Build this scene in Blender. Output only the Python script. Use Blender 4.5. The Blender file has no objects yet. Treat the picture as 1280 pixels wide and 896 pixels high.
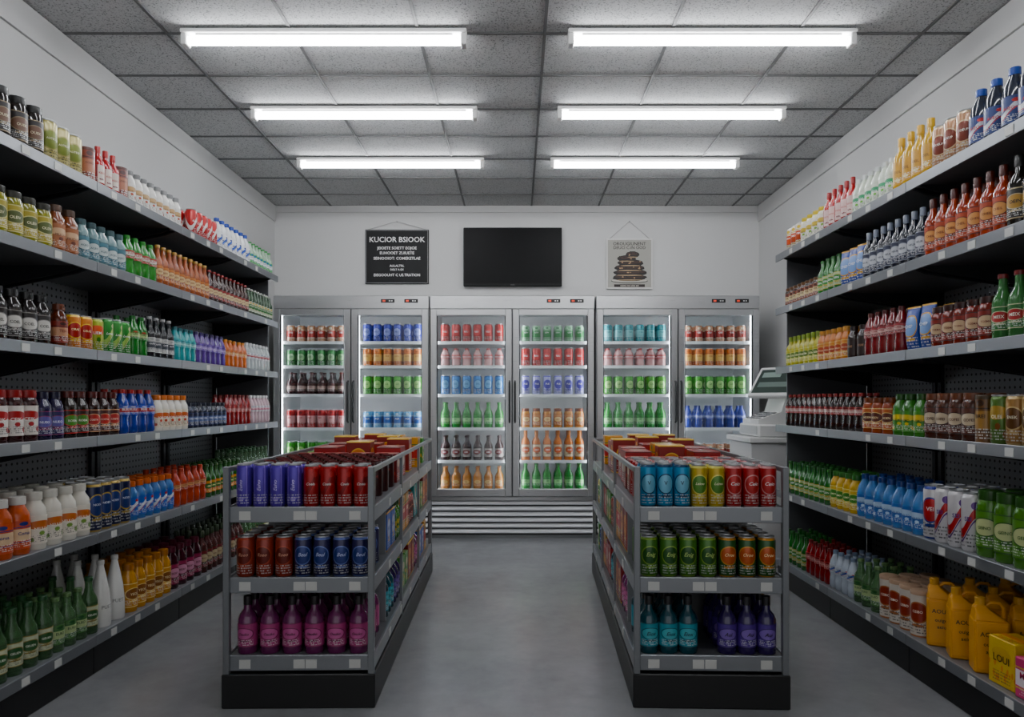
import bpy, math, random, colorsys
from mathutils import Vector, Matrix
random.seed(7)
F=900.0; CX=646.0; CY=502.0; EYE=1.2
COL=bpy.context.scene.collection

def lin(h):
    h=h.lstrip('#'); o=[]
    for i in (0,2,4):
        c=int(h[i:i+2],16)/255
        o.append(c/12.92 if c<=.04045 else ((c+.055)/1.055)**2.4)
    return (o[0],o[1],o[2],1)
def rich(h,ks=1.28,kv=.9):
    if not h: return h
    if len(h)==4: h='#'+''.join(c*2 for c in h[1:])
    r,g,b=[int(h[i:i+2],16)/255 for i in (1,3,5)]
    hh,s,v=colorsys.rgb_to_hsv(r,g,b)
    if s>.12: s=min(1,s*ks)
    v=min(1,v*kv)
    return '#%02x%02x%02x'%tuple(int(round(c*255)) for c in colorsys.hsv_to_rgb(hh,s,v))

# ---------------- materials ----------------
MC={}
def mat(hexc,rough=.5,metal=0,coat=0,emit=0,name=None,spec=.5,trans=0):
    if len(hexc)==4: hexc='#'+''.join(c*2 for c in hexc[1:])
    k=(hexc,rough,metal,coat,emit,spec,trans)
    if k in MC: return MC[k]
    m=bpy.data.materials.new(name or 'plain_'+hexc.strip('#')); m.use_nodes=True
    b=m.node_tree.nodes['Principled BSDF']
    b.inputs['Base Color'].default_value=lin(hexc)
    b.inputs['Roughness'].default_value=rough
    b.inputs['Metallic'].default_value=metal
    b.inputs['Coat Weight'].default_value=coat
    b.inputs['Specular IOR Level'].default_value=spec
    if trans:
        b.inputs['Transmission Weight'].default_value=trans; b.inputs['IOR'].default_value=1.3
    if emit:
        b.inputs['Emission Color'].default_value=lin(hexc)
        b.inputs['Emission Strength'].default_value=emit
    MC[k]=m; return m

class NT:
    def __init__(s,name):
        s.m=bpy.data.materials.new(name); s.m.use_nodes=True
        s.t=s.m.node_tree; s.b=s.t.nodes['Principled BSDF']
    def n(s,typ,**kw):
        x=s.t.nodes.new(typ)
        for k,v in kw.items(): setattr(x,k,v)
        return x
    def L(s,a,b): s.t.links.new(a,b)
    def m_(s,op,a,b=0.0,c=None):
        x=s.n('ShaderNodeMath',operation=op)
        for i,v in enumerate((a,b,c)):
            if v is None: continue
            if isinstance(v,(int,float)): x.inputs[i].default_value=v
            else: s.L(v,x.inputs[i])
        return x.outputs[0]
    def mix(s,fac,a,b):
        x=s.n('ShaderNodeMix',data_type='RGBA')
        if isinstance(fac,(int,float)): x.inputs[0].default_value=fac
        else: s.L(fac,x.inputs[0])
        for i,v in ((6,a),(7,b)):
            if isinstance(v,tuple): x.inputs[i].default_value=v
            else: s.L(v,x.inputs[i])
        return x.outputs[2]

LC={}
def labelmat(style,c1,c2,c3,rep=2,rough=.4,metal=0.0,coat=.3):
    k=(style,c1,c2,c3,rep,rough,metal)
    if k in LC: return LC[k]
    N=NT('print_%s_%s'%(style,c1.strip('#')))
    uv=N.n('ShaderNodeUVMap'); sp=N.n('ShaderNodeSeparateXYZ'); N.L(uv.outputs[0],sp.inputs[0])
    u,v=sp.outputs[0],sp.outputs[1]
    a=N.m_('SUBTRACT',N.m_('FRACT',N.m_('ADD',N.m_('MULTIPLY',u,float(rep)),.5-.5*rep+4)),.5)
    vv=N.m_('SUBTRACT',v,.5)
    C1,C2,C3=lin(c1),lin(c2),lin(c3)
    def ell(ax,ay,oy=0.0,ox=0.0):
        return N.m_('SQRT',N.m_('ADD',N.m_('POWER',N.m_('ABSOLUTE',N.m_('DIVIDE',N.m_('SUBTRACT',a,ox),ax)),2.0),N.m_('POWER',N.m_('ABSOLUTE',N.m_('DIVIDE',N.m_('SUBTRACT',vv,oy),ay)),2.0)))
    av=N.m_('ABSOLUTE',vv)
    if style=='oval':
        d=ell(.32,.23,.06)
        col=N.mix(N.m_('LESS_THAN',d,1.0),C1,C2)
        col=N.mix(N.m_('MULTIPLY',N.m_('LESS_THAN',d,1.08),N.m_('GREATER_THAN',d,.95)),col,C3)
        col=N.mix(N.m_('LESS_THAN',ell(.2,.035,-.24),1.0),col,C3)
        col=N.mix(N.m_('GREATER_THAN',av,.46),col,C3)
    elif style=='band':
        col=N.mix(N.m_('LESS_THAN',av,.2),C1,C2)
        col=N.mix(N.m_('MULTIPLY',N.m_('LESS_THAN',av,.27),N.m_('GREATER_THAN',av,.24)),col,C3)
        col=N.mix(N.m_('LESS_THAN',ell(.12,.07,.37),1.0),col,C3)
    elif style=='swoosh':
        w=N.m_('SUBTRACT',vv,N.m_('MULTIPLY',N.m_('SINE',N.m_('MULTIPLY',a,6.283)),.2))
        aw=N.m_('ABSOLUTE',w)
        col=N.mix(N.m_('LESS_THAN',aw,.09),C1,C2)
        col=N.mix(N.m_('LESS_THAN',N.m_('ABSOLUTE',N.m_('SUBTRACT',w,-.13)),.02),col,C3)
        col=N.mix(N.m_('LESS_THAN',ell(.12,.07,.32,.2),1.0),col,C3)
    elif style=='fruit':
        vo=N.n('ShaderNodeTexVoronoi'); vo.inputs['Scale'].default_value=1
        cb=N.n('ShaderNodeCombineXYZ'); N.L(N.m_('MULTIPLY',u,9.0),cb.inputs[0]); N.L(N.m_('MULTIPLY',v,5.0),cb.inputs[1]); N.L(cb.outputs[0],vo.inputs['Vector'])
        dots=N.m_('MULTIPLY',N.m_('LESS_THAN',vo.outputs['Distance'],.38),N.m_('LESS_THAN',v,.5))
        col=N.mix(dots,C1,C3)
        col=N.mix(N.m_('LESS_THAN',ell(.36,.15,.17),1.0),col,C2)
    elif style=='vert':
        col=N.mix(N.m_('LESS_THAN',N.m_('ABSOLUTE',a),.2),C1,C2)
        col=N.mix(N.m_('LESS_THAN',N.m_('ABSOLUTE',N.m_('SUBTRACT',N.m_('ABSOLUTE',a),.24)),.02),col,C3)
        col=N.mix(N.m_('LESS_THAN',ell(.12,.06,-.3),1.0),col,C3)
    else:
        rgb=N.n('ShaderNodeRGB'); rgb.outputs[0].default_value=C1; col=rgb.outputs[0]
    if style!='plain':
        rows=N.m_('MULTIPLY',v,15.0); fr=N.m_('FRACT',rows)
        cb=N.n('ShaderNodeCombineXYZ'); N.L(N.m_('MULTIPLY',u,75.0),cb.inputs[0]); N.L(N.m_('MULTIPLY',N.m_('FLOOR',rows),7.3),cb.inputs[1])
        no=N.n('ShaderNodeTexNoise'); no.inputs['Scale'].default_value=1; no.inputs['Detail'].default_value=0
        N.L(cb.outputs[0],no.inputs['Vector'])
        tm=N.m_('MULTIPLY',N.m_('GREATER_THAN',no.outputs['Fac'],.5),N.m_('LESS_THAN',N.m_('ABSOLUTE',N.m_('SUBTRACT',fr,.5)),.25))
        tm=N.m_('MULTIPLY',tm,N.m_('LESS_THAN',N.m_('ABSOLUTE',N.m_('SUBTRACT',v,.2)),.11))
        tm=N.m_('MULTIPLY',tm,N.m_('LESS_THAN',N.m_('ABSOLUTE',a),.33))
        s_=sum(C1[:3])
        col=N.mix(N.m_('MULTIPLY',tm,.8),col,(.7,.7,.68,1) if s_<1.0 else (.03,.03,.04,1))
    N.L(col,N.b.inputs['Base Color'])
    N.b.inputs['Roughness'].default_value=rough; N.b.inputs['Metallic'].default_value=metal; N.b.inputs['Coat Weight'].default_value=coat
    N.b.inputs['Coat Roughness'].default_value=.12
    LC[k]=N.m; return N.m

# ---------------- geometry builder ----------------
class Geo:
    def __init__(s): s.v=[];s.f=[];s.uv=[];s.mi=[];s.mats=[]
    def mid(s,m):
        if m not in s.mats: s.mats.append(m)
        return s.mats.index(m)
    def face(s,idx,uvs,m): s.f.append(idx); s.uv.append(uvs); s.mi.append(m)
    def loft(s,secs,m,n=20,p=1.0,caps=(True,True),vr=None):
        m=s.mid(m); b=len(s.v)
        z0=secs[0][2]; z1=secs[-1][2]
        if vr: z0,z1=vr
        dz=(z1-z0) or 1
        def sg(x): return math.copysign(abs(x)**p,x)
        for sc in secs:
            hw,hd,z=sc[:3]; cx=sc[3] if len(sc)>3 else 0; cy=sc[4] if len(sc)>4 else 0
            for j in range(n):
                t=(j/n-.5)*2*math.pi
                s.v.append((cx+hw*sg(math.sin(t)),cy-hd*sg(math.cos(t)),z))
        for i in range(len(secs)-1):
            va=(secs[i][2]-z0)/dz; vb=(secs[i+1][2]-z0)/dz
            for j in range(n):
                k=(j+1)%n
                s.face([b+i*n+j,b+i*n+k,b+(i+1)*n+k,b+(i+1)*n+j],[(j/n,va),((j+1)/n,va),((j+1)/n,vb),(j/n,vb)],m)
        if caps[0]: s.face([b+j for j in range(n-1,-1,-1)],[(0,0)]*n,m)
        e=b+(len(secs)-1)*n
        if caps[1]: s.face([e+j for j in range(n)],[(0,1)]*n,m)
        return s
    def lathe(s,prof,m,n=20,caps=(True,True),cx=0,cy=0,vr=None):
        return s.loft([(r,r,z,cx,cy) for r,z in prof],m,n,1.0,caps,vr)
    def box(s,x0,x1,y0,y1,z0,z1,m,c=0.0):
        m=s.mid(m)
        if c<=0:
            b=len(s.v)
            s.v+=[(x0,y0,z0),(x1,y0,z0),(x1,y1,z0),(x0,y1,z0),(x0,y0,z1),(x1,y0,z1),(x1,y1,z1),(x0,y1,z1)]
            q=[(0,0),(1,0),(1,1),(0,1)]
            for f in ((0,1,5,4),(1,2,6,5),(2,3,7,6),(3,0,4,7),(4,5,6,7),(3,2,1,0)):
                s.face([b+i for i in f],q,m)
            return s
        import bmesh
        bm=bmesh.new(); bmesh.ops.create_cube(bm,size=1)
        for v in bm.verts:
            v.co=Vector((x0 if v.co.x<0 else x1, y0 if v.co.y<0 else y1, z0 if v.co.z<0 else z1))
        bmesh.ops.bevel(bm,geom=bm.edges[:],offset=c,segments=1,affect='EDGES')
        bm.verts.index_update(); b=len(s.v)
        for v in bm.verts: s.v.append(tuple(v.co))
        for f in bm.faces:
            nn=f.normal; uvs=[]
            for v in f.verts:
                co=v.co; vz=(co.z-z0)/(z1-z0)
                if abs(nn.z)>.8: uvs.append(((co.x-x0)/(x1-x0),(co.y-y0)/(y1-y0)))
                elif abs(nn.x)>abs(nn.y):
                    t=(co.y-y0)/(y1-y0); uvs.append((t if nn.x>0 else 1-t,vz))
                else:
                    t=(co.x-x0)/(x1-x0); uvs.append((t if nn.y<0 else 1-t,vz))
            s.face([b+v.index for v in f.verts],uvs,m)
        bm.free(); return s
    def poly(s,pts,m):
        m=s.mid(m); b=len(s.v); s.v+=[tuple(p) for p in pts]
        s.face([b+i for i in range(len(pts))],[(0,0)]*len(pts),m); return s
    def prism(s,pts,axis,a0,a1,m):
        m=s.mid(m); b=len(s.v); n=len(pts)
        for a in (a0,a1):
            for p in pts: s.v.append((a,p[0],p[1]) if axis=='x' else (p[0],a,p[1]))
        s.face([b+i for i in range(n)],[(0,0)]*n,m)
        s.face([b+n+i for i in range(n-1,-1,-1)],[(0,0)]*n,m)
        for i in range(n):
            k=(i+1)%n
            s.face([b+i,b+n+i,b+n+k,b+k],[(0,0)]*4,m)
        return s
    def sweep(s,pts,r,m,n=8):
        m=s.mid(m); b=len(s.v); P=[Vector(p) for p in pts]
        for i,p in enumerate(P):
            d=(P[min(i+1,len(P)-1)]-P[max(i-1,0)]).normalized()
            ref=Vector((0,1,0)) if abs(d.y)<.9 else Vector((1,0,0))
            a=d.cross(ref).normalized(); c=d.cross(a).normalized()
            for j in range(n):
                t=2*math.pi*j/n; s.v.append(tuple(p+a*math.cos(t)*r+c*math.sin(t)*r))
        for i in range(len(P)-1):
            for j in range(n):
                k=(j+1)%n
                s.face([b+i*n+j,b+i*n+k,b+(i+1)*n+k,b+(i+1)*n+j],[(0,0)]*4,m)
        s.face([b+j for j in range(n-1,-1,-1)],[(0,0)]*n,m)
        e=b+(len(P)-1)*n; s.face([e+j for j in range(n)],[(0,0)]*n,m)
        return s
    def add(s,o):
        b=len(s.v); s.v+=o.v
        for f,u,m in zip(o.f,o.uv,o.mi): s.face([b+i for i in f],u,s.mid(o.mats[m]))
        return s
    def text(s,word,size,m,zc,r=None,y=0.0,shear=0.0,maxw=None,xc=0.0,off=.0012,vert=False):
        V,Fs,w=textgeo(word,shear)
        k=size
        if maxw and w*k>maxw: k=maxw/w
        m=s.mid(m); b=len(s.v)
        for (x,z) in V:
            if vert: x,z=-z,x
            X=x*k; Z=zc+z*k
            if r: t=X/(r+off); s.v.append(((r+off)*math.sin(t),-(r+off)*math.cos(t),Z))
            else: s.v.append((xc+X,y,Z))
        for f in Fs: s.face([b+i for i in f],[(0,0)]*len(f),m)
        return s
    def mesh(s,name,smooth=False):
        me=bpy.data.meshes.new(name); me.from_pydata(s.v,[],s.f)
        for m in s.mats: me.materials.append(m)
        uvl=me.uv_layers.new(name='UVMap')
        flat=[]
        for u in s.uv:
            for p in u: flat+=[p[0],p[1]]
        uvl.data.foreach_set('uv',flat)
        me.polygons.foreach_set('material_index',s.mi)
        if smooth:
            me.polygons.foreach_set('use_smooth',[True]*len(s.f))
            me.set_sharp_from_angle(angle=math.radians(38))
        me.update(); return me

TC={}
def textgeo(word,shear=0.0):
    k=(word,shear)
    if k in TC: return TC[k]
    c=bpy.data.curves.new('t','FONT'); c.body=word; c.size=1; c.align_x='CENTER'; c.align_y='CENTER'
    c.resolution_u=2; c.shear=shear; c.offset=.012
    o=bpy.data.objects.new('t',c); COL.objects.link(o)
    dg=bpy.context.evaluated_depsgraph_get()
    me=bpy.data.meshes.new_from_object(o.evaluated_get(dg))
    V=[(v.co.x,v.co.y) for v in me.vertices]; Fs=[list(p.vertices) for p in me.polygons if p.area>1e-9]
    w=(max(v[0] for v in V)-min(v[0] for v in V)) if V else 1
    bpy.data.objects.remove(o); bpy.data.curves.remove(c); bpy.data.meshes.remove(me)
    TC[k]=(V,Fs,w); return TC[k]

def obj(name,geo,parent=None,label=None,category=None,loc=(0,0,0),rot=0,smooth=False,kind=None,group=None):
    me=geo.mesh(name,smooth) if isinstance(geo,Geo) else geo
    o=bpy.data.objects.new(name,me); COL.objects.link(o)
    o.location=loc; o.rotation_euler=(0,0,rot)
    if parent: o.parent=parent
    if label: o['label']=label
    if category: o['category']=category
    if kind: o['kind']=kind
    if group: o['group']=group
    return o
def empty(name,label,category,loc=(0,0,0),rot=0,group=None):
    o=bpy.data.objects.new(name,None); COL.objects.link(o); o.location=loc; o.rotation_euler=(0,0,rot)
    o.empty_display_size=.1; o['label']=label; o['category']=category
    if group: o['group']=group
    return o

# ---------------- room ----------------
RW=2.37; YB=7.05; YF=-1.2; H=3.12
def wallmat():
    N=NT('painted_wall'); tc=N.n('ShaderNodeTexCoord'); no=N.n('ShaderNodeTexNoise'); no.inputs['Scale'].default_value=60
    N.L(tc.outputs['Object'],no.inputs['Vector']); bp=N.n('ShaderNodeBump'); bp.inputs['Strength'].default_value=.05
    N.L(no.outputs['Fac'],bp.inputs['Height']); N.L(bp.outputs[0],N.b.inputs['Normal'])
    N.b.inputs['Base Color'].default_value=lin('#c5c5c4'); N.b.inputs['Roughness'].default_value=.75; return N.m
def floormat():
    N=NT('polished_concrete'); tc=N.n('ShaderNodeTexCoord')
    no=N.n('ShaderNodeTexNoise'); no.inputs['Scale'].default_value=1.8; no.inputs['Detail'].default_value=7; no.inputs['Roughness'].default_value=.62
    N.L(tc.outputs['Object'],no.inputs['Vector'])
    n2=N.n('ShaderNodeTexNoise'); n2.inputs['Scale'].default_value=11; n2.inputs['Detail'].default_value=6; n2.inputs['Roughness'].default_value=.65
    N.L(tc.outputs['Object'],n2.inputs['Vector'])
    c=N.mix(no.outputs['Fac'],lin('#535456'),lin('#9a9b9d')); c2=N.mix(n2.outputs['Fac'],lin('#5f6062'),lin('#909193')); c=N.mix(.45,c,c2)
    N.L(c,N.b.inputs['Base Color'])
    N.b.inputs['Roughness'].default_value=.25
    return N.m
def ceilmat():
    N=NT('speckled_ceiling_tile'); tc=N.n('ShaderNodeTexCoord')
    no=N.n('ShaderNodeTexNoise'); no.inputs['Scale'].default_value=130; no.inputs['Detail'].default_value=2
    N.L(tc.outputs['Object'],no.inputs['Vector'])
    cr=N.n('ShaderNodeValToRGB'); cr.color_ramp.elements[0].position=.34; cr.color_ramp.elements[1].position=.46
    cr.color_ramp.elements[0].color=lin('#757676'); cr.color_ramp.elements[1].color=lin('#bcbdbd')
    N.L(no.outputs['Fac'],cr.inputs[0]); N.L(cr.outputs[0],N.b.inputs['Base Color']); N.b.inputs['Roughness'].default_value=.9
    bp=N.n('ShaderNodeBump'); bp.inputs['Strength'].default_value=.15; N.L(no.outputs['Fac'],bp.inputs['Height']); N.L(bp.outputs[0],N.b.inputs['Normal'])
    return N.m
WM=wallmat()
obj('floor',Geo().box(-RW-.1,RW+.1,YF,YB+.1,-.1,0,floormat()),kind='structure')
obj('ceiling',Geo().box(-RW-.1,RW+.1,YF,YB+.1,H,H+.1,ceilmat()),kind='structure')
obj('wall_left',Geo().box(-RW-.1,-RW,YF,YB,0,H,WM),kind='structure')
obj('wall_right',Geo().box(RW,RW+.1,YF,YB,0,H,WM),kind='structure')
obj('wall_back',Geo().box(-RW,RW,YB,YB+.1,0,H,WM),kind='structure')
trim=mat('#bcbcbb',.6)
obj('trim_1',Geo().box(-RW,-RW+.015,YF,YB-.015,H-.16,H-.008,trim),kind='structure')
obj('trim_2',Geo().box(RW-.015,RW,YF,YB-.015,H-.16,H-.008,trim),kind='structure')
obj('trim_3',Geo().box(-RW,RW,YB-.015,YB,H-.07,H-.008,trim),kind='structure')
g=Geo(); bar=mat('#5c5c5c',.6)
for k in range(-9,7):
    y=3.75+.485*k; g.box(-RW,RW,y-.008,y+.008,H-.006,H,bar)
for k in range(-4,4):
    x=.145+.655*k
    if abs(x)<RW: g.box(x-.008,x+.008,YF,YB,H-.007,H,bar)
obj('trim_4',g,kind='structure')

# ---------------- ceiling lights ----------------
white=mat('#e8e8e6',.4)
tubem=mat('#f5f7fb',.5,emit=31,name='lit_tube')
for i,y in enumerate((1.78,2.75,3.72,4.69,5.67)):
    for s in (-1,1):
        xa,xb=(-1.725,-.258) if s<0 else (.264,1.745)
        xc=(xa+xb)/2; hl=(xb-xa)/2
        root=obj('ceiling_light',Geo().box(-hl,hl,-.04,.04,-.02,0,white,.004).box(-hl*.9,hl*.9,-.02,.02,-.028,-.02,white),
                 label='white strip light fixture with glowing tube on the ceiling',category='ceiling light',loc=(xc,y,H-.0075),group='strip lights on the ceiling')
        t=Geo(); t.sweep([(-hl+.03,0,-.05),(hl-.03,0,-.05)],.022,tubem,14)
        obj('tube',t,root,smooth=True)
        for e in (-1,1):
            obj('end_cap',Geo().box(min(e*hl,e*(hl-.03)),max(e*hl,e*(hl-.03)),-.03,.03,-.078,-.0201,white,.004),root)

# ---------------- drink kinds ----------------
SH={
'longneck':dict(b=[(.92,0),(1,.02),(1,.56),(.9,.63),(.55,.73),(.42,.82),(.40,.97)],l=(.14,.5,1.0),c=(.93,1,.48)),
'soda':dict(b=[(.8,0),(1,.05),(.98,.26),(.9,.34),(.97,.41),(1,.6),(.88,.72),(.47,.87),(.4,.93)],l=(.42,.63,1.01),c=(.91,1,.46)),
'juice':dict(b=[(.93,0),(1,.04),(1,.62),(.93,.72),(.62,.82),(.58,.88)],l=(.1,.6,1.0),c=(.86,1,.66)),
'milk':dict(b=[(.93,0),(1,.04),(1,.55),(.85,.7),(.45,.85),(.42,.9)],l=(.1,.53,1.0),c=(.88,1,.48)),
'cone':dict(b=[(.95,0),(1,.03),(.98,.3),(.8,.55),(.5,.78),(.33,.9),(.3,.97)],l=None,c=(.93,1,.36)),
'sauce':dict(b=[(.95,0),(1,.02),(1,.6),(.8,.68),(.42,.76),(.36,.95)],l=(.12,.54,1.0),c=(.84,1,.44)),
'jar':dict(b=[(.94,0),(1,.03),(1,.75),(.85,.84),(.8,.87)],l=(.13,.7,1.0),c=(.85,1,.86)),
}
alu=mat('#bcbec0',.32,.6)
KC={}
class Kind: pass
def K(key,shape,name,h,r,body,cap,lab,word,wc,desc,cat=None,shear=0,n=20):
    if key[0]=='f' and name=='soda_can': name='drink_can'
    big=key[0]=='g' and name in('soda_can','energy_drink_can','syrup_bottle') or key=='redcanb'
    ts=.55 if big else .46; mw=1.1 if big else 1.0
    if big and word!='V':
        shear=.35; word=word.capitalize()
    k=Kind(); k.key=key; k.name=name; k.h=h; k.r=r; k.desc=desc; k.d=r
    parts=[]
    kv=.95 if key[0]=='f' else .92
    glassy=shape in('longneck','sauce','cone')
    tr={'greenglass':.75,'greenplain':.75,'greentall':.4,'amber':.4,'maroon':.3}.get(key,0)
    if tr: body=rich(body,.95,1.5)
    else: body=rich(body,1.25,.82 if glassy and body!='#e6e5e0' else kv) if body else body
    cap=rich(cap,1.2,.88) if cap else cap
    style,c1,c2,c3=lab if lab else ('plain',body,body,body)
    c1,c2,c3=[rich(c,1.25,kv) for c in (c1,c2,c3)] if c1 else (c1,c2,c3)
    wm=mat(rich(wc,1.2,.95),.45) if wc else None
    if shape in ('can','tube'):
        pm=labelmat(style,c1,c2,c3,2,.28,.22 if shape=='can' else 0,.4)
        g=Geo()
        if shape=='can':
            g.lathe([(r*.78,0),(r*.84,.0),(r,.05*h),(r,.89*h),(r*.95,.925*h),(r*.84,.965*h)],pm,n,(True,False),vr=(0,h*.95))
            lm=mat('#6a2224',.4,.4) if key=='gdark' else alu
            lid=Geo().lathe([(r*.83,.962*h),(r*.88,.975*h),(r*.88,h),(r*.82,h),(r*.79,.975*h)],lm,n,(False,True))
            lid.box(-.006,.006,-r*.5,.004,.975*h,.988*h,mat('#8a8c8e',.35,.5))
        else:
            g.lathe([(r,0),(r,.92*h)],pm,n,(True,False),vr=(0,h*.95))
            lid=Geo().lathe([(r*1.02,.91*h),(r*1.03,.98*h),(r*.98,h)],mat(cap or '#d8d8d8',.4),n,(True,True))
        if word: g.text(word,r*(ts+.1),wm,h*(.55 if style!='vert' else .5),r=r,shear=shear,maxw=(r*mw if style!='vert' else h*.55),vert=(style=='vert'))
        parts=[(None,g),('lid',lid)]
        k.cat=cat or 'can'
    elif shape in SH:
        s=SH[shape]; g=Geo().lathe([(a*r,b*h) for a,b in s['b']],mat(body,.06,0,.6,trans=tr),n)
        z0,z1,cr=s['c']
        cp=Geo().lathe([(cr*r,z0*h),(cr*r*1.02,(z0+.01)*h),(cr*r,(z1-.008)*h),(cr*r*.9,z1*h)],mat(cap,.35,0,.3),12)
        parts=[(None,g)]
        if s['l'] and lab:
            a,b,lr=s['l']; R=r*lr
            lb=Geo().lathe([(R*.97,a*h),(R+.0008,a*h+.0005),(R+.0008,b*h-.0005),(R*.97,b*h)],labelmat(style,c1,c2,c3),n,(False,False),vr=(a*h,b*h))
            if word: lb.text(word,r*ts,wm,(a+b)/2*h+.02*h,r=R+.0008,shear=shear,maxw=r*mw)
            parts.append(('label',lb))
        elif word: g.text(word,r*.5,wm,.3*h,r=r*.99,maxw=r*1.2)
        parts.append(('cap',cp)); k.cat=cat or 'bottle'
    elif shape=='bag':
        pm=labelmat(style,c1,c2,c3,2)
        d=r*.7
        g=Geo().loft([(r*.95,.003,0),(r,.004,h*.05),(r*.95,d*.6,h*.14),(r*.93,d,h*.4),(r*.93,d*.9,h*.65),(r*.95,d*.45,h*.87),(r,.004,h*.95),(r,.003,h)],pm,20,.7)
        if word: g.text(word,r*.5,wm,h*.55,y=-d-.002,maxw=r*1.1)
        parts=[(None,g)]; k.cat='snack bag'
    elif shape=='jug':
        bm=mat(body,.4,0,.15); d=r*.78
        g=Geo().box(-r,r,-d,d,0,h*.72,bm,.006)
        g.loft([(r*.97,d*.97,h*.718),(r*.62,d*.75,h*.8,-r*.3),(r*.42,d*.5,h*.86,-r*.5),(r*.3,r*.3,h*.9,-r*.5)],bm,32,.22)
        hd=Geo().sweep([(-r*.28,0,h*.86),(r*.1,0,h*.93),(r*.6,0,h*.93),(r*.82,0,h*.88),(r*.84,0,h*.71)],r*.12,bm)
        lb=Geo().box(-r*.85,r*.85,-d-.0015,-d+.002,h*.06,h*.68,labelmat(style,c1,c2,c3,1),.0008)
        if word: lb.text(word,r*.6,wm,h*.53,y=-d-.0025,maxw=r*1.35).text('ouigeo',r*.36,wm,h*.4,y=-d-.0025,maxw=r*1.3).text('aeiut',r*.36,wm,h*.3,y=-d-.0025,maxw=r*1.3)
        cp=Geo().lathe([(r*.31,h*.89),(r*.32,h*.99),(r*.28,h)],mat(cap,.4),14,cx=-r*.5)
        parts=[(None,g),('handle',hd),('label',lb),('cap',cp)]; k.cat='jug'
    elif shape=='pack':
        w,dp=r; pm=labelmat(style,c1,c2,c3,1)
        g=Geo().box(-w/2,w/2,-dp/2,dp/2,0,h,pm,.003)
        if word:
            g.text(word,min(h*.3,w*.3),wm,h*.57,y=-dp/2-.0012,maxw=w*.6)
        fl=Geo().box(-w*.5+.004,w*.5-.004,-.012,.012,h,h+.001,mat(c3,.4))
        parts=[(None,g),('tape',fl)]; k.cat=cat or 'box'; k.d=w/2
    if cat: k.cat=cat
    full=Geo()
    for _,g in parts: full.add(g)
    sm=shape not in('pack','jug')
    k.root=parts[0][1].mesh(name,sm)
    k.children=[(pn,pg.mesh(pn,True)) for pn,pg in parts[1:]]
    k.full=full.mesh(name,sm)
    KC[key]=k; return k
NOBJ=[0]
def put(key,x,y,z,rot,where,simple=False):
    k=KC[key]; jit=.015 if k.cat=='box' else .18
    o=bpy.data.objects.new(k.name,k.full if simple else k.root); COL.objects.link(o)
    o.location=(x,y,z); o.rotation_euler=(0,0,rot+random.uniform(-jit,jit))
    o['label']=k.desc+' '+where; o['category']=k.cat; o['group']=k.desc+' '+where
    NOBJ[0]+=1
    if not simple:
        for pn,me in k.children:
            c=bpy.data.objects.new(pn,me); COL.objects.link(c); c.parent=o

K('blackcan','jar','coffee_jar',.195,.038,'#1a1210','#141414',('oval','#1c1614','#6a4a34','#8a7a60'),'OUEK','#e0d0b0','dark black brown jar')
K('beigecan','can','soda_can',.175,.039,'','#a9a9a9',('oval','#d8cf98','#7f8a3c','#b0a870'),'AUTEO','#f0ecd0','pale yellow can with green emblem')
K('browncan','tube','coffee_canister',.155,.036,'','#5a2a20',('band','#8a4636','#b5795c','#4a1d16'),'COEIO','#3a1510','brown coffee canister')
K('redsq','sauce','sauce_bottle',.19,.028,'#c5161c','#c41f24',('vert','#b5161c','#e9ddd0','#7c0d10'),'KEIO','#b5161c','red sauce bottle')
K('whitebot','juice','drinking_yogurt_bottle',.165,.031,'#e6e4de','#8f9090',('fruit','#e9e7e1','#c9a97a','#b3552c'),'YOEL','#6b2e16','white yogurt bottle with grey cap')
K('redcan','can','soda_can',.16,.032,'','',('swoosh','#c01d22','#f1ece8','#8d1015'),'Coeia','#ffffff','red soda can with white script',shear=.3)
K('redcanb','can','soda_can',.165,.0305,'','',('swoosh','#b01a20','#92080e','#c04444'),'Coeia','#f0e4e0','deep red soda can with white script',shear=.35)
K('milkblue','milk','milk_bottle',.2,.035,'#eceef0','#1f55b8',('swoosh','#eef0f2','#3b6fcf','#1f3f86'),'MILEI','#1f3f86','white milk bottle with blue cap')
K('greenwater','longneck','water_bottle',.17,.027,'#b9d6bb','#2e9a4b',('band','#3da552','#f2f3ef','#1c5fb0'),'OAU','#1c5fb0','small clear water bottle with green label')
K('olive','jar','pickle_jar',.18,.039,'#8b8a2d','#2b2b22',('oval','#b0a43a','#4f5a1f','#d9d29a'),'OLEIV','#f2edc9','olive green jar with black lid')
K('peach','juice','juice_bottle',.2,.038,'#8a5230','#5b4334',('fruit','#a8704a','#d8b898','#6a3418'),'PEUCH','#6a2f16','brown peach juice bottle')
K('aqua','juice','water_bottle',.185,.034,'#6a8a8c','#3f5d62',('oval','#4a7a88','#c8d4d2','#2d5660'),'AQEO','#24454e','clear aqua tinted water bottle')
K('greenred','soda','soda_bottle',.2,.034,'#2f8a2e','#2f9a35',('oval','#b8202a','#e7e9df','#2e7d2a'),'7UEP','#b8202a','green soda bottle with red label')
K('amber','longneck','beer_bottle',.215,.029,'#7a3a13','#caa14a',('oval','#c8863b','#e0c89a','#8a3a18'),'BEIR','#6d2412','amber glass bottle with orange label')
K('darkred','longneck','beer_bottle',.2,.028,'#3d1a14','#8c1c1c',('oval','#8c2a22','#d8c8a0','#2d1410'),'OUEL','#6d1512','dark brown bottle with red label')
K('dgreen','longneck','beer_bottle',.19,.027,'#204a24','#c7c7c0',('band','#c8d0b8','#2c6a32','#c9a84a'),'HEON','#f0f0e0','dark green bottle with pale label')
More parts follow.
